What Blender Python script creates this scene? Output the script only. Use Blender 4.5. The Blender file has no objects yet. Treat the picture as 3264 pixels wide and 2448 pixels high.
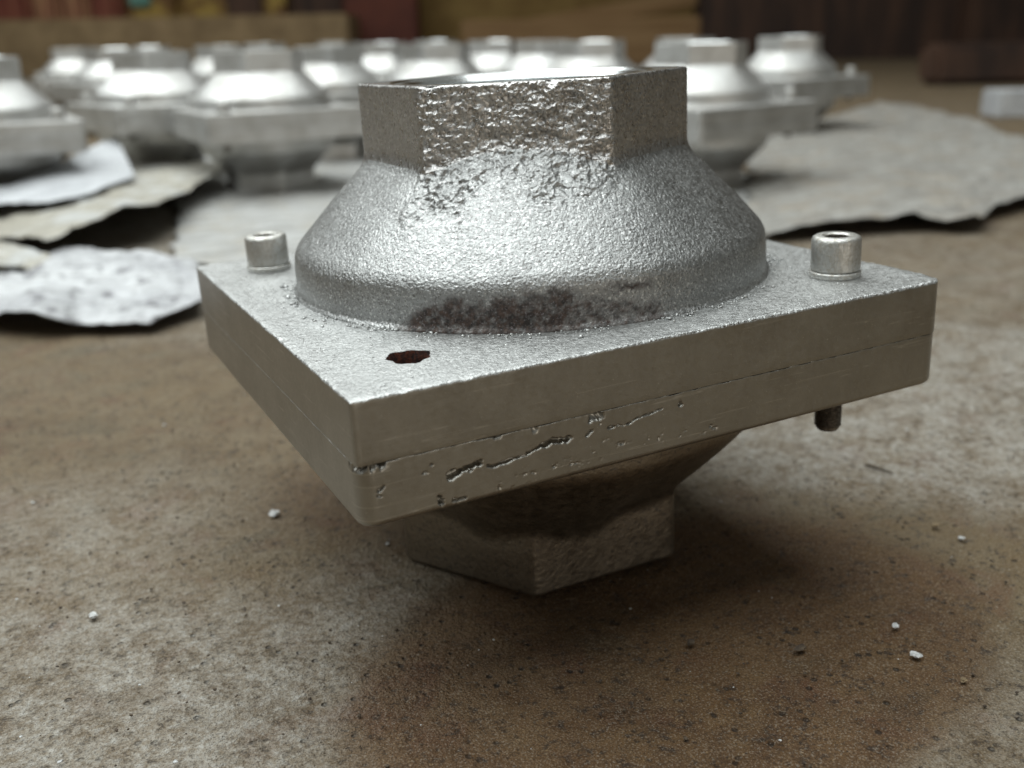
import bpy, bmesh, math, random
import numpy as np
from mathutils import Matrix, Vector
rad = math.radians
S = 0.07            # one model unit (half the flange width) in metres
random.seed(4); rng = np.random.default_rng(7)
scene = bpy.context.scene
COL = scene.collection

# ------------------------------------------------------------------ camera
CAM = np.array([-1.6744, -3.2384, 1.8665])           # units
YAW, PITCH, ROLL = 0.4305, -0.3310, -0.0195
def cam_axes(y, p, r):
    f = np.array([math.sin(y)*math.cos(p), math.cos(y)*math.cos(p), math.sin(p)])
    rt = np.cross(f, [0, 0, 1.]); rt /= np.linalg.norm(rt); up = np.cross(rt, f)
    return math.cos(r)*rt + math.sin(r)*up, -math.sin(r)*rt + math.cos(r)*up, f
RX, UX, FX = np.array([0.8972,-0.4411,-0.0189]), np.array([0.1591,0.283,0.9459]), np.array([0.4119,0.8517,-0.324])
RX /= np.linalg.norm(RX); FX = FX - RX*(FX@RX); FX /= np.linalg.norm(FX); UX = np.cross(RX, FX)
FOC = 1.0009
cam = bpy.data.cameras.new('camera'); co = bpy.data.objects.new('camera', cam); COL.objects.link(co)
cam.sensor_width = 36; cam.lens = 36*FOC
co.matrix_world = Matrix(((RX[0], UX[0], -FX[0], CAM[0]*S), (RX[1], UX[1], -FX[1], CAM[1]*S), (RX[2], UX[2], -FX[2], CAM[2]*S), (0, 0, 0, 1)))
cam.clip_start = 0.005; cam.clip_end = 60
cam.dof.use_dof = True; cam.dof.focus_distance = 2.95*S; cam.dof.aperture_fstop = 14
scene.camera = co
# ------------------------------------------------------------------ light
world = bpy.data.worlds.new('World'); scene.world = world; world.use_nodes = True
bg = world.node_tree.nodes['Background']; bg.inputs[0].default_value = (0.93, 0.95, 0.88, 1); bg.inputs[1].default_value = 0.17
def area(name, loc, target, size, power, color, sy=None):
    l = bpy.data.lights.new(name, 'AREA'); l.shape = 'RECTANGLE'; l.size = size; l.size_y = sy or size
    l.energy = power; l.color = color
    o = bpy.data.objects.new(name, l); COL.objects.link(o); o.location = loc
    o.rotation_euler = (Vector(target)-Vector(loc)).to_track_quat('-Z', 'Y').to_euler(); return o
area('skylight_opening', (-0.70, 0.85, 2.1), (-0.70, 0.75, 0), 3.3, 150, (0.92, 0.97, 0.96), 3.5)
area('warm_fill_behind_camera', (0.1, -3.3, .55), (0.1, 0.3, .1), 1.3, 11, (1.0, .90, .76), 1.0)  # added warm fill lamp, brightens the front faces of the rear castings
scene.view_settings.view_transform = 'Standard'; scene.view_settings.look = 'None'
scene.view_settings.exposure = 0; scene.view_settings.gamma = 1
scene.cycles.max_bounces = 6

# ------------------------------------------------------------------ helpers
def ray(px, py):                                     # photo pixel -> direction
    return FX + RX*((px-1632)/(FOC*3264)) + UX*((1224-py)/(FOC*3264))
def ground(px, py, z=0.0):
    d = ray(px, py); t = (z-CAM[2])/d[2]; return CAM + t*d
def at_depth(px, py, D): return CAM + D*ray(px, py)
def hsh(ix, iy, iz):
    h = (ix.astype(np.int64)*374761393 + iy.astype(np.int64)*668265263 + iz.astype(np.int64)*2147483647) & 0xffffffff
    h = ((h ^ (h >> 13))*1274126177) & 0xffffffff
    h = ((h ^ (h >> 15))*2246822519) & 0xffffffff
    return ((h ^ (h >> 16)) & 0xffff)/65535.0
def vnoise(p):                                       # value noise, -1..1
    i = np.floor(p); f = p-i; f = f*f*(3-2*f); i = i.astype(np.int64); r = 0
    for dx in (0, 1):
        for dy in (0, 1):
            for dz in (0, 1):
                w = (f[:, 0] if dx else 1-f[:, 0])*(f[:, 1] if dy else 1-f[:, 1])*(f[:, 2] if dz else 1-f[:, 2])
                r = r + w*hsh(i[:, 0]+dx, i[:, 1]+dy, i[:, 2]+dz)
    return r*2-1
def fbm(p, sc, o=3, g=.5):
    r = 0; a = 1; t = 0
    for k in range(o): r = r + a*vnoise(p*sc + 17.3*k); t += a; a *= g; sc *= 2.03
    return r/t
def props(o, label=None, cat=None, group=None, kind=None):
    for k, v in (('label', label), ('category', cat), ('group', group), ('kind', kind)):
        if v: o[k] = v
    return o
def link(name, me, mat=None, parent=None):
    o = bpy.data.objects.new(name, me); COL.objects.link(o)
    if mat and not me.materials: me.materials.append(mat)
    if parent: o.parent = parent
    return o
def mesh(name, v, f, mat=None, parent=None, smooth=True, attrs=None, scale=True):
    me = bpy.data.meshes.new(name); v = np.asarray(v, float)
    me.from_pydata((v*S if scale else v).tolist(), [], [list(map(int, q)) for q in f]); me.update()
    if smooth: me.shade_smooth()
    if attrs:
        for k, a in attrs.items():
            at = me.attributes.new(k, 'FLOAT', 'POINT'); at.data.foreach_set('value', np.asarray(a, np.float32))
    return link(name, me, mat, parent)
def from_bm(name, bm, mat, parent=None, smooth=True):
    me = bpy.data.meshes.new(name); bmesh.ops.scale(bm, vec=(S, S, S), verts=bm.verts)
    bmesh.ops.recalc_face_normals(bm, faces=bm.faces); bm.to_mesh(me); bm.free()
    if smooth: me.shade_smooth()
    return link(name, me, mat, parent)
def gridfaces(n, m, closed=False, off=0):            # n rows (slow) x m columns
    i, j = np.meshgrid(np.arange(n-1), np.arange(m if closed else m-1), indexing='ij')
    j2 = (j+1) % m
    return np.stack([i*m+j, i*m+j2, (i+1)*m+j2, (i+1)*m+j], -1).reshape(-1, 4)+off
def sharp_by_angle(o, ang=35):
    o.data.shade_smooth()
    o.data.set_sharp_from_angle(angle=rad(ang))
def empty(name, loc=(0, 0, 0), rz=0):
    o = bpy.data.objects.new(name, None); COL.objects.link(o); o.empty_display_size = .02
    o.location = [c*S for c in loc]; o.rotation_euler = (0, 0, rz); return o
def copy_tree(o, parent=None):
    c = o.copy(); COL.objects.link(c); c.parent = parent
    for ch in [x for x in COL.objects if x.parent == o]: copy_tree(ch, c)
    return c

# ------------------------------------------------------------------ materials
class NT:
    def __init__(s, name):
        s.m = bpy.data.materials.new(name); s.m.use_nodes = True; s.t = s.m.node_tree; s.t.nodes.clear()
        s.out = s.n('ShaderNodeOutputMaterial'); s.b = s.n('ShaderNodeBsdfPrincipled'); s.l(s.b.outputs[0], s.out.inputs[0])
        s.tc = s.n('ShaderNodeTexCoord')
    def n(s, k, **a):
        x = s.t.nodes.new(k)
        for q, v in a.items(): setattr(x, q, v)
        return x
    def l(s, a, b): s.t.links.new(a, b)
    def mapped(s, scale=(1, 1, 1), rot=(0, 0, 0)):
        m = s.n('ShaderNodeMapping'); m.inputs['Scale'].default_value = scale; m.inputs['Rotation'].default_value = rot
        s.l(s.tc.outputs['Object'], m.inputs[0]); return m.outputs[0]
    def noise(s, scale, detail=3, rough=.5, vec=None, dist=0):
        x = s.n('ShaderNodeTexNoise'); x.inputs['Scale'].default_value = scale; x.inputs['Detail'].default_value = detail
        x.inputs['Roughness'].default_value = rough; x.inputs['Distortion'].default_value = dist
        s.l(vec or s.tc.outputs['Object'], x.inputs['Vector']); return x.outputs[0]
    def voro(s, scale, feature='F1', vec=None, out='Distance'):
        x = s.n('ShaderNodeTexVoronoi', feature=feature); x.inputs['Scale'].default_value = scale
        s.l(vec or s.tc.outputs['Object'], x.inputs['Vector']); return x.outputs[out]
    def ramp(s, fac, stops, interp='LINEAR'):
        x = s.n('ShaderNodeValToRGB'); cr = x.color_ramp; cr.interpolation = interp
        while len(cr.elements) < len(stops): cr.elements.new(.5)
        for e, (p, c) in zip(cr.elements, stops):
            e.position = p; e.color = (c, c, c, 1) if not hasattr(c, '__len__') else (*c, 1)
        s.l(fac, x.inputs[0]); return x.outputs[0]
    def mix(s, fac, a, b, mode='MIX'):
        x = s.n('ShaderNodeMix', data_type='RGBA', blend_type=mode)
        for i, v in ((0, fac), (6, a), (7, b)):
            if hasattr(v, 'is_linked') or hasattr(v, 'links'): s.l(v, x.inputs[i])
            elif hasattr(v, '__len__'): x.inputs[i].default_value = (*v, 1)
            else: x.inputs[i].default_value = v if i == 0 else (v, v, v, 1)
        return x.outputs[2]
    def math(s, op, a, b=0.0, clamp=False):
        x = s.n('ShaderNodeMath', operation=op, use_clamp=clamp)
        for i, v in ((0, a), (1, b)):
            if hasattr(v, 'links'): s.l(v, x.inputs[i])
            else: x.inputs[i].default_value = v
        return x.outputs[0]
    def attr(s, name):
        x = s.n('ShaderNodeAttribute', attribute_name=name); return x.outputs['Fac']
    def bump(s, h, dist, strength=1.0, prev=None):
        x = s.n('ShaderNodeBump'); x.inputs['Distance'].default_value = dist
        if hasattr(strength, 'links'): s.l(strength, x.inputs['Strength'])
        else: x.inputs['Strength'].default_value = strength
        s.l(h, x.inputs['Height'])
        if prev is not None: s.l(prev, x.inputs['Normal'])
        return x.outputs[0]
    def set(s, **k):
        for q, v in k.items():
            i = s.b.inputs[q.replace('_', ' ')]
            if hasattr(v, 'links'): s.l(v, i)
            elif hasattr(v, '__len__'): i.default_value = (*v, 1)
            else: i.default_value = v
        return s.m

def cast_silver(name, speck=.5, grain=2300, dist=.00018, rough=.40, rust=False, base=(.385, .392, .39), lump=None):
    t = NT(name)
    g = t.noise(grain, 3, .6); g2 = t.noise(grain*.33, 2, .5); v = t.voro(grain*.55)
    col = t.mix(t.ramp(t.noise(grain*.05, 4, .6), [(.35, 0), (.7, 1)]), tuple(c*.84 for c in base), base)
    col = t.mix(t.ramp(t.noise(grain*.9, 2), [(.54, 0), (.66, .62)]), col, (.13, .12, .115))
    col = t.mix(t.ramp(t.noise(grain*.7, 2, .6), [(.56, 0), (.66, speck)]), col, (.86, .86, .86))
    h = t.math('ADD', g, t.math('MULTIPLY', g2, .8)); h = t.math('ADD', h, t.math('MULTIPLY', v, -.5))
    nr = t.bump(h, dist, 1.0)
    ro = t.ramp(t.noise(grain*.3, 2), [(.3, rough-.05), (.7, rough+.12)])
    metal = 1.0
    if rust:
        a = t.attr('rust')
        rc = t.mix(t.ramp(t.noise(700, 4, .7), [(.40, 0), (.62, 1)]), (.022, .017, .016), (.072, .046, .036))
        rc = t.mix(t.ramp(t.noise(2100, 2, .6), [(.60, 0), (.68, .7)]), rc, (.20, .18, .19))
        col = t.mix(a, col, rc); ro = t.mix(a, ro, .62)
        metal = t.math('SUBTRACT', 1.0, t.math('MULTIPLY', a, .8))
        return t.set(Base_Color=col, Roughness=ro, Metallic=metal, Normal=nr)
    return t.set(Base_Color=col, Roughness=ro, Metallic=metal, Normal=nr)
M = {}
M['cast'] = cast_silver('cast_silver_paint', rust=True)
M['hex'] = cast_silver('hex_silver_paint', grain=1900, dist=.0002, rough=.27, base=(.55, .54, .53))
M['top'] = cast_silver('flange_top_paint', grain=2300, dist=.00018, rough=.42, base=(.54, .55, .545))
M['dirty'] = cast_silver('unpainted_brown_cast', speck=.0, grain=1200, dist=.00012, rough=.46, base=(.28, .24, .19))
def milled():
    t = NT('milled_silver_paint')
    vec = t.mapped((1, 1, 6))
    g = t.noise(900, 4, .6); st = t.noise(260, 3, .6, vec=vec)
    col = t.mix(t.ramp(t.noise(90, 5, .65), [(.3, 0), (.75, 1)]), (.33, .318, .292), (.41, .40, .372))
    col = t.mix(t.ramp(t.noise(3000, 2), [(.68, 0), (.76, .5)]), col, (.85, .85, .84))
    sc_ = t.noise(120, 2, .5, vec=t.mapped((.25, .25, 9), (.12, .2, 0)), dist=.2)
    col = t.mix(t.ramp(sc_, [(.655, 0), (.675, .45), (.70, 0)]), col, (.70, .69, .66))
    col = t.mix(t.ramp(t.noise(38, 5, .7), [(.54, 0), (.72, .5)]), col, (.22, .19, .15))
    nr = t.bump(t.math('ADD', g, st), .00002, .8)
    return t.set(Base_Color=col, Roughness=t.ramp(g, [(.3, .34), (.7, .46)]), Metallic=1.0, Normal=nr)
M['milled'] = milled()
def steel():
    t = NT('bright_bolt_steel')
    vec = t.mapped((1, 1, .12)); st = t.noise(4000, 2, vec=vec); g = t.noise(1200, 3)
    col = t.mix(t.ramp(g, [(.45, 0), (.75, 1)]), (.56, .56, .54), (.40, .37, .32))
    return t.set(Base_Color=col, Metallic=1.0, Roughness=t.ramp(g, [(.3, .40), (.7, .55)]), Normal=t.bump(t.math('ADD', st, g), .00012, 1.0))
M['steel'] = steel()
def dark_steel():
    t = NT('oily_bolt_steel'); g = t.noise(1500, 3)
    return t.set(Base_Color=t.mix(t.ramp(g, [(.4, 0), (.7, 1)]), (.16, .14, .12), (.36, .33, .29)), Metallic=.9, Roughness=.45, Normal=t.bump(g, .0001, .7))
M['dark_steel'] = dark_steel()
def rusty():
    t = NT('rusty_bare_iron'); g = t.noise(900, 4, .7)
    return t.set(Base_Color=t.mix(t.ramp(g, [(.4, 0), (.62, 1)]), (.015, .007, .006), (.11, .030, .014)), Roughness=.85, Normal=t.bump(g, .0004))
M['rust'] = rusty()
def machined():
    t = NT('turned_bore_metal'); g = t.noise(1800, 2)
    return t.set(Base_Color=(.78, .80, .80), Metallic=1.0, Roughness=.22, Normal=t.bump(g, .00002, .6))
M['turned'] = machined()
def far_silver():
    t = NT('silver_paint_plain'); g = t.noise(500, 3, .6)
    oi = t.n('ShaderNodeObjectInfo').outputs['Random']; dirt = t.ramp(t.noise(45, 4, .65), [(.42, 0), (.70, .55)])
    cc_ = t.mix(oi, (.50, .50, .49), (.66, .66, .65)); cc_ = t.mix(dirt, cc_, (.30, .28, .25))
    return t.set(Base_Color=cc_, Metallic=1.0, Roughness=t.ramp(t.noise(60, 3), [(.3, .50), (.7, .58)]), Normal=t.bump(g, .0004, .8))
M['far'] = far_silver()
def floor_mat():
    t = NT('stained_concrete_floor'); a = t.attr('spray')
    big = t.noise(14, 5, .62); mid = t.noise(75, 5, .65); fine = t.noise(420, 4, .7); sp = t.noise(1300, 3, .65)
    c = t.mix(t.ramp(big, [(.36, 0), (.64, 1)]), (.090, .054, .019), (.150, .098, .042))
    c = t.mix(t.ramp(mid, [(.38, 0), (.68, 1)]), c, (.165, .122, .068))
    c = t.mix(t.ramp(t.noise(36, 4, .6, dist=.6), [(.30, .45), (.44, 0)]), c, (.066, .058, .030)); c = t.mix(t.ramp(t.noise(48, 4, .6, dist=.6), [(.55, 0), (.70, .6)]), c, (.115, .050, .018))
    c = t.mix(t.ramp(fine, [(.34, .85), (.46, 0)]), c, (.030, .020, .012))
    vp = t.voro(330); pit = t.math('MULTIPLY', t.ramp(vp, [(.10, 1), (.26, 0)]), t.ramp(t.noise(120, 2), [(.50, 0), (.60, 1)]))
    c = t.mix(t.math('MULTIPLY', pit, .75), c, (.018, .012, .008))
    vg = t.voro(900); c = t.mix(t.math('MULTIPLY', t.ramp(vg, [(.16, .9), (.30, 0)]), t.ramp(t.noise(210, 2), [(.52, 0), (.62, 1)])), c, (.26, .225, .17))
    c = t.mix(t.ramp(sp, [(.60, 0), (.74, .5)]), c, (.23, .20, .16))
    dm = t.math('MULTIPLY', t.attr('dark_patch'), t.ramp(t.noise(40, 4, .6), [(.2, .75), (.7, 1)])); c = t.mix(dm, c, t.mix(1.0, c, (.72, .50, .26), 'MULTIPLY'))
    m = t.math('MULTIPLY', a, t.ramp(t.math('ADD', t.math('MULTIPLY', fine, .55), t.math('MULTIPLY', mid, .45)), [(.40, .10), (.60, 1)]), clamp=True)
    c = t.mix(m, c, t.mix(t.ramp(t.noise(800, 3, .7), [(.35, 0), (.65, 1)]), (.22, .19, .15), (.43, .42, .39)))
    gr = t.noise(2300, 2, .6); c = t.mix(t.ramp(gr, [(.54, 0), (.68, .42)]), c, (.34, .31, .26)); c = t.mix(t.ramp(gr, [(.33, .6), (.46, 0)]), c, (.022, .017, .012))
    h = t.math('ADD', t.math('MULTIPLY', fine, 1.0), t.math('MULTIPLY', sp, .45)); h = t.math('ADD', h, t.math('MULTIPLY', mid, 1.6)); h = t.math('SUBTRACT', h, t.math('MULTIPLY', pit, .9))
    ro = t.ramp(mid, [(.3, .62), (.7, .85)])
    return t.set(Base_Color=c, Roughness=ro, Metallic=0.0, Normal=t.bump(h, .0016, 1.0))
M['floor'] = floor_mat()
def sheet_mat(name, ca, cb, cc, streak=(1, 7, 1), rot=0.4, metal=.35, bs=30, b0=.50, b1=.64):
    t = NT(name); v = t.mapped(streak, (0, 0, rot)); s_ = t.noise(22, 4, .6, vec=v, dist=.4); b = t.noise(bs, 5, .65); f = t.noise(500, 3, .6)
    c = t.mix(t.ramp(s_, [(.36, 0), (.64, 1)]), ca, cb); c = t.mix(t.ramp(b, [(b0, 0), (b1, .85)]), c, cc); c = t.mix(t.ramp(t.noise(260, 4, .7), [(.58, 0), (.70, .6)]), c, (.13, .12, .11))
    return t.set(Base_Color=c, Roughness=t.ramp(b, [(.3, .5), (.7, .75)]), Metallic=metal, Normal=t.bump(t.math('ADD', f, t.math('MULTIPLY', s_, 2)), .0006, .8))
M['sheet_a'] = sheet_mat('oversprayed_sheet_beige', (.29, .27, .22), (.40, .385, .34), (.46, .47, .47))
M['sheet_b'] = sheet_mat('oversprayed_sheet_mottled', (.38, .385, .40), (.54, .55, .56), (.13, .125, .135), (1, 1, 1), bs=75, b0=.55, b1=.63)
M['sheet_c'] = sheet_mat('oversprayed_sheet_grey', (.20, .185, .165), (.31, .305, .285), (.25, .22, .18), (1, 5, 1), 1.2, .15)
M['sheet_e'] = sheet_mat('oversprayed_sheet_pale', (.26, .255, .24), (.46, .465, .46), (.34, .32, .28), (1, 6, 1), 2.2, .2)
M['sheet_d'] = sheet_mat('oversprayed_sheet_white', (.42, .43, .45), (.60, .62, .64), (.36, .37, .39), (1, 9, 1), 1.0)
def plain(name, c1, c2, scale=8, rough=.8, streak=(1, 1, 1), lo=.4, hi=.62):
    t = NT(name); n_ = t.noise(scale, 5, .65, vec=t.mapped(streak))
    return t.set(Base_Color=t.mix(t.ramp(n_, [(lo, 0), (hi, 1)]), c1, c2), Roughness=rough, Normal=t.bump(n_, .004, .6))
M['ochre'] = plain('ochre_plaster', (0.172, 0.099, 0.025), (0.251, 0.161, 0.048), 6)
M['ledge'] = plain('brown_ledge', (0.158, 0.105, 0.050), (0.251, 0.174, 0.090), 7)
M['dark'] = plain('dark_brown_boards', (0.023, 0.011, 0.007), (0.066, 0.031, 0.017), 5, streak=(2, 2, .3))
M['red'] = plain('dark_red_paint', (0.073, 0.017, 0.009), (0.106, 0.026, 0.013), 5)
M['redcloth'] = plain('dark_red_sacking', (0.112, 0.022, 0.011), (0.185, 0.062, 0.034), 9, streak=(6, 6, .5))
M['tan'] = plain('tan_sacking', (0.264, 0.136, 0.067), (0.145, 0.043, 0.025), 9, streak=(6, 6, .6))
M['greycloth'] = plain('grey_sacking', (0.277, 0.229, 0.179), (0.119, 0.056, 0.039), 8, streak=(6, 6, .7))
M['teal'] = plain('teal_cloth', (0.066, 0.186, 0.157), (0.119, 0.248, 0.202), 9)
M['mottle'] = plain('ochre_stained_plaster', (0.119, 0.056, 0.017), (0.304, 0.205, 0.045), 9, lo=.44, hi=.56)
M['plank'] = plain('weathered_plank', (0.198, 0.112, 0.045), (0.264, 0.161, 0.073), 6, streak=(.4, 6, 6))
M['pebble'] = plain('dirt_crumb', (.05, .035, .025), (.12, .09, .06), 400)
M['husk'] = plain('dull_tan_husk', (.20, .15, .085), (.27, .20, .12), 300)
M['flake'] = plain('pale_paint_flake', (.55, .56, .56), (.75, .76, .76), 600, .5)

# ------------------------------------------------------------------ dimensions of the casting (units)
Z1, ZM, Z3, ZT = 1.0282, 0.8558, 0.6834, 1.7116
OX, OY = .031, .036; RH = .8402; RV = .569; BY = .987
AP = RV*math.cos(rad(30)); HREL = ZT-Z1
def hexr(th, ang0, p=55):                            # ang0 = azimuth of a vertex; rounded corners
    r = 0
    for k in range(6):
        c = np.maximum(np.cos(th-(ang0+rad(30)+k*rad(60))), 1e-6); r = r + (c/AP)**p
    return r**(-1/p)*1.016
def smin(a, b, k): h = np.clip(.5+.5*(b-a)/k, 0, 1); return b*(1-h)+a*h-k*h*(1-h)
def smax(a, b, k): return -smin(-a, -b, k)
def build_hub(parent, N, MZ, ang0, flip, hero, mats, lump=False):
    """dome + hex collar from one radial field, split where the hexagon leaves the cone"""
    th = np.linspace(0, 2*math.pi, N, endpoint=False)
    zz = np.concatenate([np.linspace(0, HREL-.009, MZ), HREL-.009+.009*np.sin(np.linspace(0, math.pi/2, 5)[1:])])
    T, Zg = np.meshgrid(th, zz)
    line = RV+(.433-Zg)*.93+(.010 if hero else .008)*np.sin(np.clip((.46-Zg)/.32, 0, 1)*math.pi)
    conr = smin(np.full_like(Zg, RH), line, .026 if hero else .018)
    wf_ = 1/(1+np.exp((np.abs((T-rad(240)+math.pi) % (2*math.pi)-math.pi)-rad(29))/rad(3))) if hero else 0*T
    wz_ = np.clip((Zg-.05)/.383, 0, 1)**1.5*(1-.75*wf_)
    conr = conr*(1-wz_*(1-hexr(T, ang0, 14)/RV))
    conr = conr+.012*np.exp(-(Zg/.012)**2)
    hx = hexr(T, ang0)
    r = smax(conr, hx, .034 if hero else .006)
    top = np.clip((Zg-(HREL-.009))/.009, 0, 1); r = r-.009*(1-np.sqrt(np.clip(1-top**2, 0, 1)))
    ishex = hx > conr-.004
    X, Y = OX+r*np.cos(T), OY+r*np.sin(T)
    P = np.stack([X, Y, Zg+Z1], -1).reshape(-1, 3); att = None
    if hero:
        nrm = np.stack([np.cos(T), np.sin(T), np.where(ishex, 0, .8)], -1).reshape(-1, 3)
        nrm /= np.linalg.norm(nrm, axis=1)[:, None]
        d = .0035*fbm(P, 5, 2)+.0004*fbm(P, 60, 2)+.0008*fbm(P, 170, 2)
        if lump:
            tf = T.ravel(); zf = Zg.ravel()
            dth = (tf-rad(240)+math.pi) % (2*math.pi)-math.pi
            wf = 1/(1+np.exp((np.abs(dth)-rad(30.5))/rad(1.2)))          # the face towards the camera
            wz = 1/(1+np.exp(-(zf-.355-.05*fbm(P, 7, 2)+.07*np.clip(-dth/rad(30), 0, 1))/.015))*1.0
            wl = wf*wz*np.clip(.9+.8*fbm(P+2, 6, 2), .5, 1.3)
            wleft = 1/(1+np.exp((np.abs(dth+rad(60))-rad(29))/rad(1.5)))*1/(1+np.exp(-(zf-.47)/.02))
            n1 = fbm(P*np.array([1, 1, 1.3]), 16, 3, .6); n2 = fbm(P, 42, 3, .6)
            d = d*(1-.75*wleft)+wl*(.013*n1+.011*(1-2*np.abs(n2))*.8-.004)
            d = d-.018*np.exp(-((P[:, 2]-ZT)/.02)**2)*np.clip(fbm(P, 14, 2)-.25, 0, 1)*2
        d = np.where(Zg.ravel() < .001, d*.2, d)
        P = P+nrm*d[:, None]
        rust = np.zeros(len(P))
        if lump:
            tf = T.ravel()+.10*fbm(P, 8, 3); zf = Zg.ravel()+.055*fbm(P+5, 16, 5, .7)
            a = np.degrees(tf)
            u = (a-236)/1.0
            hgt = np.interp(a, [212, 218, 224, 232, 240, 248, 256, 264, 272], [-.01, .03, .115, .085, .115, .12, .10, .055, -.02])
            rust = 1/(1+np.exp(-(hgt-zf)/.008))*np.where((a > 211) & (a < 274), 1, 0)
            r2 = np.exp(-(((a-262)/6)**2+((zf-.115)/.022)**2)); rust = np.maximum(rust, np.clip(r2*2-.9, 0, 1))
            rust = rust*np.clip(.80+.75*fbm(P, 60, 3, .8)+np.where(a > 250, -.12, .15), 0, 1)
        att = {'rust': rust}
    if flip:
        P = P.copy(); P[:, 2] = 2*ZM-P[:, 2]
    F = gridfaces(len(zz), N, True)
    if flip: F = F[:, ::-1]
    fh = ishex.ravel()[F].mean(1) > .5
    out = []
    for nm, sel, mt in (('hub_dome', ~fh, mats[0]), ('hex_collar', fh, mats[1])):
        ff = F[sel]; u, inv = np.unique(ff, return_inverse=True); ff = inv.reshape(-1, 4)
        o = mesh(nm, P[u], ff, mt, parent, attrs={k: v[u] for k, v in att.items()} if att else None)
        out.append(o)
        if not hero: sharp_by_angle(o, 22)
    # top ring and bore
    rb = .405; N2 = 96; th2 = np.linspace(0, 2*math.pi, N2, endpoint=False)
    rr = [(hexr(th2, ang0)-.0085, HREL-.0005), (np.full(N2, .455), HREL-.0005), (np.full(N2, .450), HREL-.008), (np.full(N2, rb+.012), HREL-.008), (np.full(N2, rb), HREL-.024)]
    for k in range(14): rr += [(np.full(N2, rb+.010), HREL-.05-.03*k), (np.full(N2, rb-.006), HREL-.065-.03*k)]
    rr += [(np.full(N2, .02), HREL-.50)]
    V = np.concatenate([np.stack([OX+r_*np.cos(th2), OY+r_*np.sin(th2), np.full(N2, z_+Z1)], 1) for r_, z_ in rr])
    if flip: V[:, 2] = 2*ZM-V[:, 2]
    FF = gridfaces(len(rr), N2, True)
    if flip: FF = FF[:, ::-1]
    ob = mesh('threaded_bore', V, FF, M['turned'], parent); sharp_by_angle(ob, 25)
    return out

def contour(hx_, hy_, radii, step):
    """rounded rectangle, counter-clockwise from the A corner; radii A, C, D, B"""
    cs = [(-hx_, -hy_), (hx_, -hy_), (hx_, hy_), (-hx_, hy_)]; pts = []
    for k, (cx_, cy_) in enumerate(cs):
        r = radii[k]; sx, sy = (1 if cx_ < 0 else -1), (1 if cy_ < 0 else -1)
        c0 = np.array([cx_+sx*r, cy_+sy*r]); a0 = rad([180, 270, 0, 90][k])
        n = max(3, int(r/step*2))
        for a in np.linspace(a0, a0+math.pi/2, n): pts.append(c0+r*np.array([math.cos(a), math.sin(a)]))
    pts = np.array(pts); out = []
    for i in range(len(pts)):
        p, q = pts[i], pts[(i+1) % len(pts)]; L = np.linalg.norm(q-p); m = max(1, int(L/step))
        for j in range(m): out.append(p+(q-p)*j/m)
    return np.array(out)
BOLTS = [(.784, -.722), (-.762, .728), (.79, .74)]
HOLE = (-.742, -.720)
def bevel_rows(c, nrm, zb, zt, bt, bb, levels):
    rows = [(-bt, zt)]
    for a in (30, 60, 90): rows.append((-bt+bt*math.sin(rad(a)), zt-bt+bt*math.cos(rad(a))))
    if levels > 3: rows += [(0, zt-bt-.004), (0, zt-bt-.012), (0, zt-bt-.022)]; zs_ = np.linspace(zt-bt-.022, zb+bb, levels)[1:]
    else: zs_ = np.linspace(zt-bt, zb+bb, levels)[1:]
    for z in zs_: rows.append((0, z))
    for a in (30, 60, 90): rows.append((-bb+bb*math.cos(rad(a)), zb+bb-bb*math.sin(rad(a))))
    return rows
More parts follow.
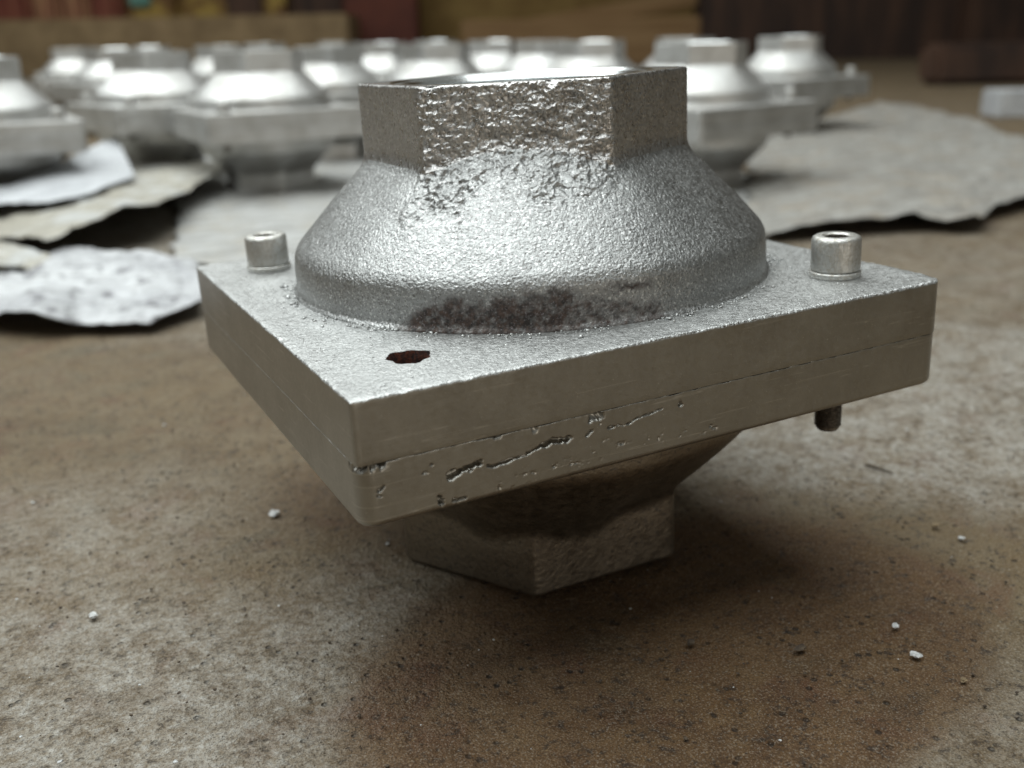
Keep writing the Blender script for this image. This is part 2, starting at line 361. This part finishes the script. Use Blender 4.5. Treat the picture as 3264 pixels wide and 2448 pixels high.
def build_plate(parent, zb, zt, radii, step, hero, name, pits=False, shift=(0, 0), bt=.004, bb=.004, top_rough=True, levels=8, hole=True):
    c = contour(1.0, BY, radii, step)*[1, 1]; c[:, 0] += .018*np.clip(c[:, 0], 0, 1); c = c+np.array(shift); n = len(c)
    tg = np.roll(c, -1, 0)-np.roll(c, 1, 0); nr = np.stack([tg[:, 1], -tg[:, 0]], 1); nr /= np.linalg.norm(nr, axis=1)[:, None]
    rows = bevel_rows(c, nr, zb, zt, bt, bb, levels); V = []
    for o_, z_ in rows:
        seamrow = (top_rough and z_ < zb+bb*1.01) or (not top_rough and z_ > zt-bt*1.01)
        fc = np.where((nr[:, 0] < -.8) & seamrow, 0.0, 1.0)[:, None]
        V.append(np.column_stack([c+nr*o_*fc, np.full(n, z_)]))
    V.insert(0, np.column_stack([c*.972, np.full(n, zt)])); rows = [(0, zt)]+rows
    V = np.concatenate(V); rn = np.tile(nr, (len(rows), 1))
    if hero:
        d = .0018*fbm(V, 2.2, 2)
        edge = np.exp(-((V[:, 2]-zt)/.010)**2)
        d = d+edge*.0022*fbm(V, 60, 3, .6)*(1 if top_rough else .6)
        V[:, 2] += edge*(.0035*fbm(V+9, 50, 2)-.006*np.clip(fbm(V+3, 12, 2)-.3, 0, 1))*(1 if top_rough else .8)
        if pits: d = d+pit_field(V, rn)
        d[:n] = 0; V[:n, 2] = zt
        V[:, :2] += rn*d[:, None]
    F = gridfaces(len(rows), n, True)[:, ::-1]
    side = mesh(name, V, F, M['milled'] if hero else M['far'], parent); side.data.materials.append(M['top'] if hero and top_rough else (M['milled'] if hero else M['far'])); side.data.polygons.foreach_set('material_index', [1 if k < n*4 else 0 for k in range(len(F))]); sharp_by_angle(side, 40 if hero else 20) if not pits else None
    # caps as children faces
    for z_row, up in ((0, True), (len(rows)-1, False)):
        ring = V[z_row*n:(z_row+1)*n]
        bm = bmesh.new(); vs = [bm.verts.new(p) for p in ring]; es = [bm.edges.new((vs[i], vs[(i+1) % n])) for i in range(n)]
        if hole and up:
            hv = []
            for k in range(30):
                a = k/30*2*math.pi; r = .060*(1+.08*math.sin(3*a+1)+.07*math.sin(7*a))
                hv.append(bm.verts.new((HOLE[0]+r*1.0*math.cos(a), HOLE[1]+r*1.0*math.sin(a), ring[0][2])))
            es += [bm.edges.new((hv[i], hv[(i+1) % 30])) for i in range(30)]
        bmesh.ops.triangle_fill(bm, use_beauty=True, use_dissolve=False, edges=es)
        for f in bm.faces:
            if (f.normal.z > 0) != up: f.normal_flip()
        me = bpy.data.meshes.new('face'); bmesh.ops.scale(bm, vec=(S, S, S), verts=bm.verts); bm.to_mesh(me); bm.free()
        link('plate_top' if up else 'plate_underside', me, (M['top'] if up and top_rough else M['milled']) if hero else M['far'], side)
        if hole and up and hero:
            hv2 = np.array([[v[0], v[1]] for v in [(HOLE[0]+.06*(1+.08*math.sin(3*a+1)+.07*math.sin(7*a))*math.cos(a), HOLE[1]+.06*(1+.08*math.sin(3*a+1)+.07*math.sin(7*a))*math.sin(a)) for a in np.linspace(0, 2*math.pi, 30, endpoint=False)]])
            cen = np.array(HOLE); rws = []
            for sc_, dz in ((1.02, .0008), (.97, -.010), (.93, -.035), (.9, -.10), (.5, -.13), (.05, -.14)):
                q = cen+(hv2-cen)*sc_; rws.append(np.column_stack([q, np.full(30, zt+dz)+.004*rng.standard_normal(30)*(dz < 0)]))
            mesh('bolt_hole', np.concatenate(rws), gridfaces(len(rws), 30, True), M['rust'], side)
    return side
CR = [  # cracks and pits on the front edge of the lower plate: polyline (x,z), width, depth
    ([(-.752, .770), (-.735, .777), (-.719, .784), (-.69, .791), (-.669, .792)], .013, .030),
    ([(-.642, .777), (-.62, .773), (-.597, .776), (-.56, .779), (-.53, .783), (-.505, .790), (-.482, .795)], .0055, .018),
    ([(-.482, .795), (-.468, .803), (-.453, .804), (-.43, .799), (-.408, .797)], .010, .024),
    ([(-.345, .795), (-.335, .804), (-.325, .806)], .006, .016),
    ([(-.275, .803), (-.24, .800), (-.205, .803), (-.181, .808), (-.15, .811), (-.12, .816), (-.091, .821)], .0042, .014),
    ([(-.806, .819), (-.804, .816)], .007, .02), ([(-.822, .800), (-.814, .797)], .005, .012),
    ([(-.789, .733), (-.783, .722), (-.779, .709)], .012, .030), ([(-.747, .706), (-.735, .702), (-.718, .705)], .006, .018),
    ([(-.951, .781), (-.934, .792)], .005, .012), ([(-.955, .768), (-.945, .765)], .004, .01),
    ([(-.037, .824), (-.034, .818)], .008, .018), ([(-.51, .850), (-.50, .849)], .010, .02), ([(-.326, .845), (-.30, .838), (-.29, .840)], .016, .03),
    ([(-.992, .8500), (-.965, .8510), (-.925, .8540)], .015, .06), ([(-.88, .848), (-.875, .849)], .005, .016), ([(-.62, .852), (-.61, .853)], .005, .016)]
def pit_field(V, rn):
    d = np.zeros(len(V)); m = (V[:, 1] < -BY+.06) & (V[:, 0] < .1); W = V[m]
    q = W[:, [0, 2]]+np.column_stack([.010*fbm(W, 22, 2), .005*fbm(W+7, 45, 2)]); wv = .75+2.0*fbm(W+3, 60, 3, .6); acc = np.zeros(len(q))
    for pl, w, dp in CR:
        pl = np.array(pl); best = np.full(len(q), 9.)
        for a, b in zip(pl[:-1], pl[1:]):
            ab = b-a; t_ = np.clip(((q-a)@ab)/(ab@ab), 0, 1); best = np.minimum(best, np.linalg.norm(q-(a+t_[:, None]*ab), axis=1))
        e = best/(.62*w*np.clip(wv, .06, 1.9)); acc = np.minimum(acc, -dp*.8*np.exp(-e**4)+dp*.12*np.exp(-((e-1.4)/.3)**2)*(acc > -.002)*(wv > .4))
    low = np.exp(-((W[:, 2]-(.715+.02*fbm(W, 3, 1)+.03*(W[:, 0] > -.3)))/.014)**2)*(W[:, 0] > -.62)
    acc = acc-.006*low*np.clip(fbm(W+1, 70, 3, .7)*3-.9, 0, 1)
    d[m] = acc; return d

def make_bolt(parent, x, y, zt, zb, seg=40, hero=True):
    r = .080; H = .114; zs = zt+.022
    def lathe(nm, prof, mt, par, sg=seg, sharp=35):
        th = np.linspace(0, 2*math.pi, sg, endpoint=False)
        V = np.concatenate([np.column_stack([a*np.cos(th), a*np.sin(th), np.full(sg, b)]) for a, b in prof])
        o = mesh(nm, V, gridfaces(len(prof), sg, True), mt, par); sharp_by_angle(o, sharp); return o
    e = bpy.data.objects.new('socket_head_bolt', None); COL.objects.link(e); e.parent = parent; e.location = (x*S, y*S, 0); e.empty_display_size = .01
    st = M['steel'] if hero else M['far']
    lathe('washer', [(.0, zt+.001), (.082, zt+.001), (.084, zt+.004), (.084, zt+.017), (.081, zt+.020), (.0, zt+.020)], st, e)
    prof = [(.0, zs), (r-.003, zs), (r, zs+.003)]
    prof += [(r, zs+H-.014), (r-.004, zs+H-.005), (r-.012, zs+H), (.047, zs+H), (.041, zs+H-.005), (.040, zs+H-.006)]
    lathe('bolt_head', prof, st, e)
    th6 = np.radians(np.arange(0, 360, 60)+12)
    V = np.concatenate([np.column_stack([.041*np.cos(th6), .041*np.sin(th6), np.full(6, z)]) for z in (zs+H-.004, zs+H-.075)]+[[[0, 0, zs+H-.085]]])
    F = [list(q) for q in gridfaces(2, 6, True)]+[[6+i, 6+(i+1) % 6, 12] for i in range(6)]
    mesh('hex_socket', V, F, M['dark_steel'] if hero else M['far'], e, smooth=False)
    if not hero: zb = zb+.12
    pr = [(.0, zb-.205), (.034, zb-.203), (.040, zb-.195)]
    z = zb-.190
    while z < (zb if hero else zb-.12): pr += [(.0405, z), (.046, z+.005)]; z += .010
    pr += [(.0405, zb+.004)]
    lathe('threaded_shank', pr, M['dark_steel'], e, 28, 20)
    return e

# ------------------------------------------------------------------ the hero casting
TILT = Matrix(((0.9995, -0.0112, -0.0289, 0), (0.0117, 0.9998, 0.0175, 0), (0.0287, -0.0178, 0.9994, 0.016647*S), (0, 0, 0, 1)))
hero = empty('flanged_casting'); hero.matrix_world = TILT
props(hero, 'large silver-painted flanged casting in the foreground standing on its hexagonal end', 'casting', 'silver flanged castings')
A_HEX, B_HEX = rad(-90), rad(0)
build_hub(hero, 1100, 260, rad(-90+.5), False, True, (M['cast'], M['hex']), lump=True)
build_hub(hero, 420, 110, rad(0-.9), True, True, (M['dirty'], M['dirty']))
build_plate(hero, ZM+.0004, Z1, [.012, .080, .05, .012], .008, True, 'upper_flange', bt=.006, bb=.0012, levels=10)
build_plate(hero, Z3, ZM-.0004, [.050, .085, .05, .03], .0032, True, 'lower_flange', pits=True, bt=.0012, bb=.016, shift=(-.001, 0), levels=60, top_rough=False, hole=False)
for (x_, y_) in BOLTS: make_bolt(hero, x_, y_, Z1, Z3)
# crumbs of scale along the dome foot and over the flange top
bm = bmesh.new()
def crumb(bm, x, y, z, r, flat=.6):
    k = len(bm.verts); bmesh.ops.create_icosphere(bm, subdivisions=1, radius=r, matrix=Matrix.Translation((x, y, z)) @ Matrix.Rotation(random.uniform(0, 6), 4, 'Z'))
    bm.verts.ensure_lookup_table()
    for v in bm.verts[k:]:
        v.co.z = z+(v.co.z-z)*flat; v.co += Vector([random.uniform(-.35, .35)*r for _ in range(3)])
for k in range(900):
    a = rad(random.uniform(150, 350)); 
    if math.sin(a*9+1)+math.sin(a*23)+.8*math.sin(a*41) < random.uniform(-1.5, 1.2): continue
    r_ = RH+.010+abs(random.gauss(0, .028))
    s_ = random.choice([.002, .003, .004, .006])*(1.6 if random.random() < .12 else 1)
    crumb(bm, OX+r_*math.cos(a), OY+r_*math.sin(a), Z1+s_*.3, s_)
for k in range(700):
    x_, y_ = random.uniform(-.97, .97), random.uniform(-.96, .9)
    if math.hypot(x_-OX, y_-OY) < RH+.02 or math.hypot(x_-HOLE[0], y_-HOLE[1]) < .08: continue
    crumb(bm, x_, y_, Z1, random.choice([.002, .003, .004]), .7)
for k in range(330):
    x_ = random.uniform(-.2, .97); crumb(bm, x_, -BY+.004+abs(random.gauss(0, .006)), Z1-.001, random.choice([.0025, .0035, .005]))
props(from_bm('casting_crumbs', bm, M['top'], hero), kind='stuff')

# ------------------------------------------------------------------ light copies for the ones behind
proto = empty('flanged_casting')
build_hub(proto, 180, 48, rad(-90), False, False, (M['far'], M['far']))
build_hub(proto, 120, 30, rad(0), True, False, (M['far'], M['far']))
build_plate(proto, ZM+.002, Z1, [.03, .05, .04, .03], .2, False, 'upper_flange', bt=.004, bb=.002, levels=2, hole=False)
build_plate(proto, Z3, ZM-.002, [.05, .05, .05, .05], .2, False, 'lower_flange', bt=.002, bb=.004, levels=2, hole=False)
for (x_, y_) in BOLTS: make_bolt(proto, x_, y_, Z1, Z3, 20, False)
G = 'silver flanged castings'
UN = [(838, 160, 12.7, 15, 1, 'blurred silver casting just behind the foreground one, left of its hexagon, nearest of the row'),
      (488, 160, 14.2, 22, 1, 'blurred silver casting next on the left of the nearest one in the back row'),
      (232, 133, 25.0, 10, 0, 'small distant silver casting standing apart against the brown ledge at the left'),
      (352, 138, 21.5, 30, 0, 'distant silver casting half hidden behind the second casting from the left front'),
      (470, 138, 24.5, 5, 1, 'distant silver casting of which only the hexagon shows over the second left casting'),
      (-115, 170, 11.6, 4, 0, 'silver casting cut off by the left edge of the photo'),
      (705, 112, 23.0, 20, 1, 'distant silver casting peeping out left of the nearest back row casting'),
      (835, 106, 27.0, 12, 0, 'far silver casting showing its hexagon above the nearest back row casting'),
      (1052, 145, 16.0, 35, 1, 'silver casting touching the left side of the foreground hexagon, bright white dome'),
      (1070, 108, 27.5, 14, 0, 'far silver casting in front of the dark red door, left one of two'),
      (1222, 110, 22.5, 50, 1, 'far silver casting in front of the dark red door with a round bright dome patch'),
      (1400, 131, 16.6, 10, 1, 'silver casting seen above the left end of the foreground hexagon'),
      (1385, 108, 26.0, 20, 0, 'far silver casting behind the one above the left end of the foreground hexagon'),
      (1575, 106, 22.0, 38, 0, 'far silver casting over the middle of the foreground hexagon, turned to the right'),
      (1742, 112, 19.5, 25, 1, 'silver casting over the right half of the foreground hexagon, left of a pair'),
      (1895, 121, 17.0, 12, 1, 'silver casting over the right half of the foreground hexagon, right of a pair'),
      (2238, 138, 12.2, 46, 0, 'blurred silver casting right of the foreground hexagon with a corner turned to the camera'),
      (2180, 108, 19.5, 15, 0, 'silver casting behind the one right of the foreground hexagon, only its top showing'),
      (2525, 90, 18.0, 48, 0, 'rightmost silver casting, standing beyond the corner-turned one')]
for k, (px, py, D, al, hp, lab) in enumerate(UN):
    o = proto if k == 0 else copy_tree(proto)
    p = at_depth(px, py, D); az = math.atan2(CAM[1]-p[1], CAM[0]-p[0])+rad(al)
    o.location = (p[0]*S, p[1]*S, 0.008*S); o.rotation_euler = (rad(random.uniform(-.8, .8)), rad(random.uniform(-.8, .8)), az+math.pi/2+(math.pi/2 if hp else 0))
    props(o, lab, 'casting', G)

# ------------------------------------------------------------------ floor
def axis(lo, hi, mid0, mid1, step, coarse):
    return np.unique(np.concatenate([np.linspace(lo, mid0, coarse), np.arange(mid0, mid1, step), np.linspace(mid1, hi, coarse)]).round(4))
gx = axis(-60, 90, -4, 12, .06, 30); gy = axis(-40, 110, -4, 12, .06, 30)
X, Y = np.meshgrid(gx, gy); P = np.column_stack([X.ravel(), Y.ravel(), 0*X.ravel()])
def blob(cx, cy, rx, ry, a=0):
    c, s = math.cos(a), math.sin(a); dx, dy = P[:, 0]-cx, P[:, 1]-cy
    u = (dx*c+dy*s)/rx; v = (-dx*s+dy*c)/ry; return np.sqrt(u*u+v*v)
wob = .45*fbm(P, .9, 4, .6); spray = np.zeros(len(P))
def add(b, edge, amt):
    global spray
    spray = np.maximum(spray, amt/(1+np.exp((b+wob-1)/edge)))
g = ground
c_ = g(2850, 1230); add(blob(c_[0], c_[1], 2.5, 1.45, -.35), .06, 1.0)
c_ = g(3100, 900); add(blob(c_[0], c_[1], 3.2, 1.6, -.35), .2, .45)
c_ = g(500, 2200); add(blob(c_[0], c_[1], 1.15, .75, -.4), .14, .85)
c_ = g(1050, 2150); add(blob(c_[0], c_[1], .55, .45, -.4), .12, .55)
c_ = g(60, 1750); add(blob(c_[0], c_[1], .9, .7, -.4), .2, .6)
c_ = g(3250, 2350); add(blob(c_[0], c_[1], .5, .35, -.4), .3, .35)
c_ = g(1050, 700); add(blob(c_[0], c_[1], 3.3, 4.2, -.4), .08, .95)
c_ = g(2350, 700); add(blob(c_[0], c_[1], 2.4, 3.0, -.4), .2, .5)
c_ = g(2150, 2050); dark_patch = 1/(1+np.exp((blob(c_[0], c_[1], 1.15, .80, .15)+.22*wob-1)/.03))  # darker, browner floor patch with a firm edge and little overspray
dark_patch = np.maximum(dark_patch, .7/(1+np.exp((blob(*g(1150, 1560)[:2], .42, .42)+wob-1)/.12)))  # casting's shadow left of its front corner, painted into the floor colour
spray = np.clip(spray+.10*fbm(P, 2.2, 3), 0, 1)*(1-.92*dark_patch)
near = np.exp(-((np.hypot(P[:, 0], P[:, 1])/9)**4))
P[:, 2] = -.012+near*(.010*fbm(P, 1.3, 3)+.006*fbm(P, 6, 3, .6)); P[:, 2] = np.minimum(P[:, 2], -.001)
fl = mesh('floor', P, gridfaces(len(gy), len(gx)), M['floor'], attrs={'spray': spray, 'dark_patch': dark_patch}); props(fl, kind='structure')

# ------------------------------------------------------------------ over-sprayed sheets on the floor
def sheet(name, back, front, mat, label, nu=120, nv=70, wr=.03, thick=.006, curl=0.0, fold=None, seed=0):
    b = np.array([g(px, py, z) for px, py, z in back]); f = np.array([g(px, py, z) for px, py, z in front])
    def resamp(a, n):
        d = np.concatenate([[0], np.cumsum(np.linalg.norm(np.diff(a, axis=0), axis=1))]); t = np.linspace(0, d[-1], n)
        return np.column_stack([np.interp(t, d, a[:, i]) for i in range(3)])
    b, f = resamp(b, nu), resamp(f, nu); v = np.linspace(0, 1, nv)[:, None, None]
    G_ = f[None]*(1-v)+b[None]*v; Q = G_.reshape(-1, 3)+seed
    wrn = fbm(Q*[1, 1, 0], 1.1, 4, .55)
    G_[..., 2] += (wr*(1-2*np.abs(wrn))*.8+wr*1.1*(1-2*np.abs(fbm(Q*[1, 1, 0]+3, 2.6, 3, .6)))+wr*.3*fbm(Q, 9, 2)).reshape(nv, nu)
    if fold is not None: G_[..., 2] += fold(np.linspace(0, 1, nv)[:, None], np.linspace(0, 1, nu)[None])
    ej = .035*np.column_stack([fbm(Q[:nu], 6, 3, .7), fbm(Q[:nu]+4, 6, 3, .7), 0*Q[:nu, 0]]); G_[0] += ej; G_[1] += ej*.5; es_ = .10*np.column_stack([fbm(Q[::nu][:nv], 3, 3, .7), fbm(Q[::nu][:nv]+4, 3, 3, .7), 0*Q[:nv, 0]]); G_[:, 0] += es_; G_[:, 1] += es_*.7; G_[:, 2] += es_*.4
    G_[..., 2] = np.maximum(G_[..., 2], .012)
    top = G_.reshape(-1, 3); bot = top-[0, 0, thick]; n = nu*nv
    F = [list(q) for q in gridfaces(nv, nu)]+[list(q[::-1]) for q in gridfaces(nv, nu, off=n)]
    bd = list(range(nu))+[r*nu+nu-1 for r in range(1, nv)]+[(nv-1)*nu+c for c in range(nu-2, -1, -1)]+[r*nu for r in range(nv-2, 0, -1)]
    for i in range(len(bd)): a, c = bd[i], bd[(i+1) % len(bd)]; F.append([c, a, a+n, c+n])
    o = mesh(name, np.concatenate([top, bot]), F, mat)
    return props(o, label, 'sheet', 'paint-splashed sheets on the floor')
sheet('painted_sheet', [(-300, 560, .05), (200, 520, .1), (480, 500, .16), (700, 530, .2), (735, 545, .22)],
      [(-300, 790, .10), (0, 775, .16), (170, 765, .30), (290, 715, .36), (400, 672, .36), (500, 662, .34), (592, 620, .30), (650, 575, .26), (735, 548, .22)],
      M['sheet_a'], 'upper beige-grey painted sheet at the left with its front edge raised over a dark gap', wr=.03)
sheet('painted_sheet', [(-250, 830, .06), (85, 870, .05), (200, 800, .16), (380, 805, .16), (620, 842, .12), (645, 860, .10)],
      [(-250, 1010, .05), (0, 1022, .10), (120, 1010, .15), (250, 1042, .05), (355, 1052, .03), (480, 1038, .05), (648, 982, .06)],
      M['sheet_b'], 'lower white mottled painted sheet at the left, nearest the camera', wr=.035, thick=.008, seed=3)
sheet('painted_sheet', [(-300, 600, .30), (30, 600, .34), (200, 515, .48), (372, 440, .62)],
      [(-300, 680, .30), (30, 650, .33), (150, 650, .36), (240, 632, .38), (330, 602, .39), (432, 566, .37)],
      M['sheet_d'], 'white crumpled sheet folded up on top of the beige sheet at the left', wr=.015, seed=9)
sheet('painted_sheet', [(-300, 800, .22), (0, 775, .24), (110, 800, .20), (200, 840, .16)],
      [(-300, 860, .18), (0, 850, .16), (90, 862, .12), (200, 850, .10)],
      M['sheet_a'], 'small rolled strip of painted paper at the left edge between the two large sheets', wr=.02, seed=5)
sheet('painted_sheet', [(2380, 520, .05), (2480, 420, .08), (2630, 382, .10), (2810, 332, .14), (2930, 348, .14), (3120, 392, .14), (3190, 436, .12), (3500, 470, .08)],
      [(2400, 735, .03), (2440, 762, .04), (2600, 738, .08), (2750, 712, .11), (2930, 700, .12), (3090, 712, .10), (3130, 706, .10), (3155, 674, .09), (3264, 642, .10), (3500, 620, .06)],
      M['sheet_c'], 'large grey painted sheet on the right with a dark gap under its front edge', nu=110, nv=60, wr=.045, seed=12)
sheet('painted_sheet', [(560, 470, .02), (900, 440, .02), (1300, 450, .02), (1900, 500, .02), (2420, 560, .02)],
      [(560, 830, .02), (900, 900, .02), (1300, 900, .02), (1900, 880, .02), (2380, 800, .02)],
      M['sheet_e'], 'flat light grey sheet lying behind and under the foreground casting', wr=.02, nu=90, nv=50, seed=21)

# ------------------------------------------------------------------ small things on the floor
def lump_thing(name, px, py, rx, ry, rz, mat, label, cat, sub=2, rot=0):
    p = g(px, py); bm = bmesh.new(); bmesh.ops.create_icosphere(bm, subdivisions=sub, radius=1)
    for v in bm.verts:
        k = 1+.28*random.uniform(-1, 1); v.co = Vector((v.co.x*rx*k, v.co.y*ry*k, v.co.z*rz*k))
    o = from_bm(name, bm, mat, smooth=False); o.location = (p[0]*S, p[1]*S, rz*.45*S); o.rotation_euler = (0, 0, rot)
    props(o, label, cat); return o
for px, py, r_, lab in ((875, 1638, .026, 'white paint flake on the floor left of the casting\'s shadow'),
                        (297, 1962, .018, 'small white flake alone on the lower left floor'),
                        (2855, 1996, .014, 'upper of two pale flakes on the lower right floor'),
                        (2918, 2090, .019, 'lower and larger of two pale flakes on the lower right floor'),
                        (3065, 1716, .013, 'faint pale flake near the right edge of the floor')):
    lump_thing('paint_flake', px, py, r_, r_*.8, r_*.35, M['flake'], lab, 'flake', rot=random.uniform(0, 3))
lump_thing('tan_seed', 2982, 1676, .020, .011, .008, M['husk'], 'flat tan seed husk on the floor right of the casting', 'husk')
lump_thing('dirt_grain', 3072, 2170, .010, .009, .008, M['husk'], 'round tan grain on the lower right floor', 'grain')
lump_thing('dirt_lump', 2202, 2052, .014, .012, .010, M['pebble'], 'dark lump of dirt in front of the casting', 'dirt')
lump_thing('dirt_lump', 2550, 2068, .022, .012, .008, M['pebble'], 'long dark lump of dirt on the lower right floor', 'dirt')
# twig
a0, a1 = g(2755, 1488), g(2848, 1516); pts = [a0+(a1-a0)*t+np.array([0, .03*math.sin(t*3), .008]) for t in np.linspace(0, 1, 9)]
bm = bmesh.new(); prev = None
for i, p in enumerate(pts):
    r_ = .009*(1-.5*abs(i/4-1)); ring = [bm.verts.new((p[0], p[1]+r_*math.cos(a), p[2]+r_*math.sin(a))) for a in np.linspace(0, 2*math.pi, 7)[:-1]]
    if prev: [bm.faces.new((prev[j], prev[(j+1) % 6], ring[(j+1) % 6], ring[j])) for j in range(6)]
    prev = ring
props(from_bm('twig', bm, M['pebble']), 'short dark curved twig at the edge of the pale floor patch', 'twig')
bm = bmesh.new()
for k in range(2600):
    d = random.random()**1.3*5.5+.6; a = random.uniform(-.75, .75)
    dirv = np.array([math.sin(YAW+a), math.cos(YAW+a)]); x_, y_ = CAM[0]+d*dirv[0]*1.2, CAM[1]+d*dirv[1]*1.2
    s_ = random.choice([.002, .003, .003, .004, .006]); crumb(bm, x_, y_, -.003, s_, .6)
props(from_bm('grit', bm, M['pebble']), 'loose grit and dirt crumbs scattered over the floor', 'grit', kind='stuff')

bm = bmesh.new()
for k in range(200):
    d = random.random()**1.2*5+.6; a = random.uniform(-.75, .75); x_, y_ = CAM[0]+d*math.sin(YAW+a)*1.2, CAM[1]+d*math.cos(YAW+a)*1.2
    crumb(bm, x_, y_, -.002, random.choice([.002, .003, .003, .005, .008]), .35)
props(from_bm('paint_specks', bm, M['flake']), 'tiny pale paint specks scattered over the floor', 'specks', kind='stuff')
# ------------------------------------------------------------------ far wall
DW = 66.0
fh = np.array([FX[0], FX[1]]); fh /= np.linalg.norm(fh); rh = np.array([fh[1], -fh[0]])
def wall_box(name, px0, px1, py_top, py_bot, D, depth, mat, label=None, cat=None, parent=None, group=None, bev=.15, z0=None, rng_=0):
    """box standing at distance D; front face spans the given columns"""
    k = D/(FOC*3264); x0, x1 = (px0-1632)*k, (px1-1632)*k
    zt = at_depth((px0+px1)/2, py_top, D)[2]; zb = at_depth((px0+px1)/2, py_bot, D)[2] if z0 is None else z0
    bm = bmesh.new(); bmesh.ops.create_cube(bm, size=1)
    c2 = CAM[:2]+fh*(D+depth/2)+rh*(x0+x1)/2
    bmesh.ops.scale(bm, vec=(x1-x0, depth, zt-zb), verts=bm.verts)
    bmesh.ops.bevel(bm, geom=bm.edges[:], offset=bev, segments=2, affect='EDGES')
    o = from_bm(name, bm, mat, parent, smooth=False)
    o.location = (c2[0]*S, c2[1]*S, (zt+zb)/2*S); o.rotation_euler = (0, 0, math.atan2(rh[1], rh[0])); 
    if label: props(o, label, cat, group)
    return o
wl = wall_box('back_wall', -2500, 6500, -2500, 200, DW+6, 3, M['ochre'], 'ochre plastered back wall behind the castings', 'wall', z0=-.5)
wall_box('stone_ledge', -2500, 1160, 82, 300, DW-5, 8, M['ledge'], 'low brown ledge along the foot of the wall at the left', 'ledge', z0=-.4)
for x0, x1, m_, lab in ((-260, -10, 'redcloth', 'dark red sack cut off by the left edge, standing on the ledge'), (4, 88, 'greycloth', 'grey bundle standing on the ledge at the far left'),
                        (94, 214, 'redcloth', 'dark red bundle standing between the grey and tan bundles'), (220, 305, 'tan', 'first tan bundle right of the red one on the ledge'),
                        (311, 388, 'tan', 'second tan bundle on the ledge, next to the small dark red one'), (394, 478, 'redcloth', 'small dark red bundle at the right end of the row on the ledge')):
    wall_box('cloth_bundle', x0, x1, -60, 84, DW-3.5, 4, M[m_], lab, 'bundle', group='bundles on the ledge', bev=.35)
wall_box('ochre_pillar', 482, 640, -200, 84, DW-2, 4, M['mottle'], 'stained ochre pillar right of the bundles', 'pillar')
wall_box('teal_rag', 510, 575, -60, 26, DW-2.4, .35, M['teal'], 'teal rag hanging on the ochre pillar', 'rag')
wall_box('stained_panel', 646, 975, -200, 84, DW-.5, 3, M['mottle'], 'stained ochre wall panel between the pillar and the dark doorway', 'panel')
wall_box('dark_post', 800, 905, -200, 84, DW-1.2, .6, M['dark'], 'dark timber post on the stained ochre panel', 'post')
wall_box('dark_doorway', 980, 1146, -200, 100, DW+1, 3, M['dark'], 'dark brown door left of the dark red one', 'door', z0=-.2)
wall_box('red_door', 1150, 1368, -200, 112, DW, 3, M['red'], 'plain dark red door behind the castings', 'door', z0=-.2)
wall_box('dark_boards', 2225, 3010, -300, 120, DW-2, 3, M['dark'], 'dark brown boarded partition at the right, behind the rightmost casting', 'partition', z0=-.2)
wall_box('dark_boards', 3020, 4300, -300, 150, DW-3, 3, M['dark'], 'dark brown boarded partition at the right edge of the photo', 'partition', z0=-.2)
# sloping plank leaning across the ochre wall
p0, p1 = at_depth(1560, 112, DW-4), at_depth(2330, -30, DW-4)
v_ = p1-p0; L = np.linalg.norm(v_); bm = bmesh.new(); bmesh.ops.create_cube(bm, size=1); bmesh.ops.scale(bm, vec=(L, .8, 1.0), verts=bm.verts)
bmesh.ops.bevel(bm, geom=bm.edges[:], offset=.08, segments=1, affect='EDGES')
o = from_bm('leaning_plank', bm, M['plank'], smooth=False); mid = (p0+p1)/2; o.location = [c*S for c in mid]
o.rotation_mode = 'QUATERNION'; o.rotation_quaternion = Vector(v_).to_track_quat('X', 'Z')
props(o, 'long brown plank sloping up to the right in front of the ochre wall', 'plank')
wall_box('brown_trunk', 1500, 2230, 60, 112, DW-1.5, 3, M['plank'], 'low brown wooden chest along the ochre wall under the sloping plank', 'chest', z0=-.2)
# pale block at the right edge
p = g(3240, 372); bm = bmesh.new(); bmesh.ops.create_cube(bm, size=1); bmesh.ops.scale(bm, vec=(1.4, .8, .55), verts=bm.verts)
bmesh.ops.bevel(bm, geom=bm.edges[:], offset=.03, segments=2, affect='EDGES')
o = from_bm('painted_block', bm, M['sheet_d'], smooth=False); o.location = ((p[0]+.25)*S, (p[1]+.1)*S, .27*S); o.rotation_euler = (0, 0, -.42)
props(o, 'pale blue-grey painted block lying by itself at the right edge', 'block')
p = g(3180, 265); bm = bmesh.new(); bmesh.ops.create_cube(bm, size=1); bmesh.ops.scale(bm, vec=(7, 1.5, 1.3), verts=bm.verts)
bmesh.ops.bevel(bm, geom=bm.edges[:], offset=.2, segments=2, affect='EDGES')
o = from_bm('dark_timber', bm, M['dark'], smooth=False); o.location = ((p[0]+1)*S, (p[1]-.4)*S, .62*S); o.rotation_euler = (0, 0, -.42)
props(o, 'short dark timber beam lying on the floor behind the pale block', 'timber')
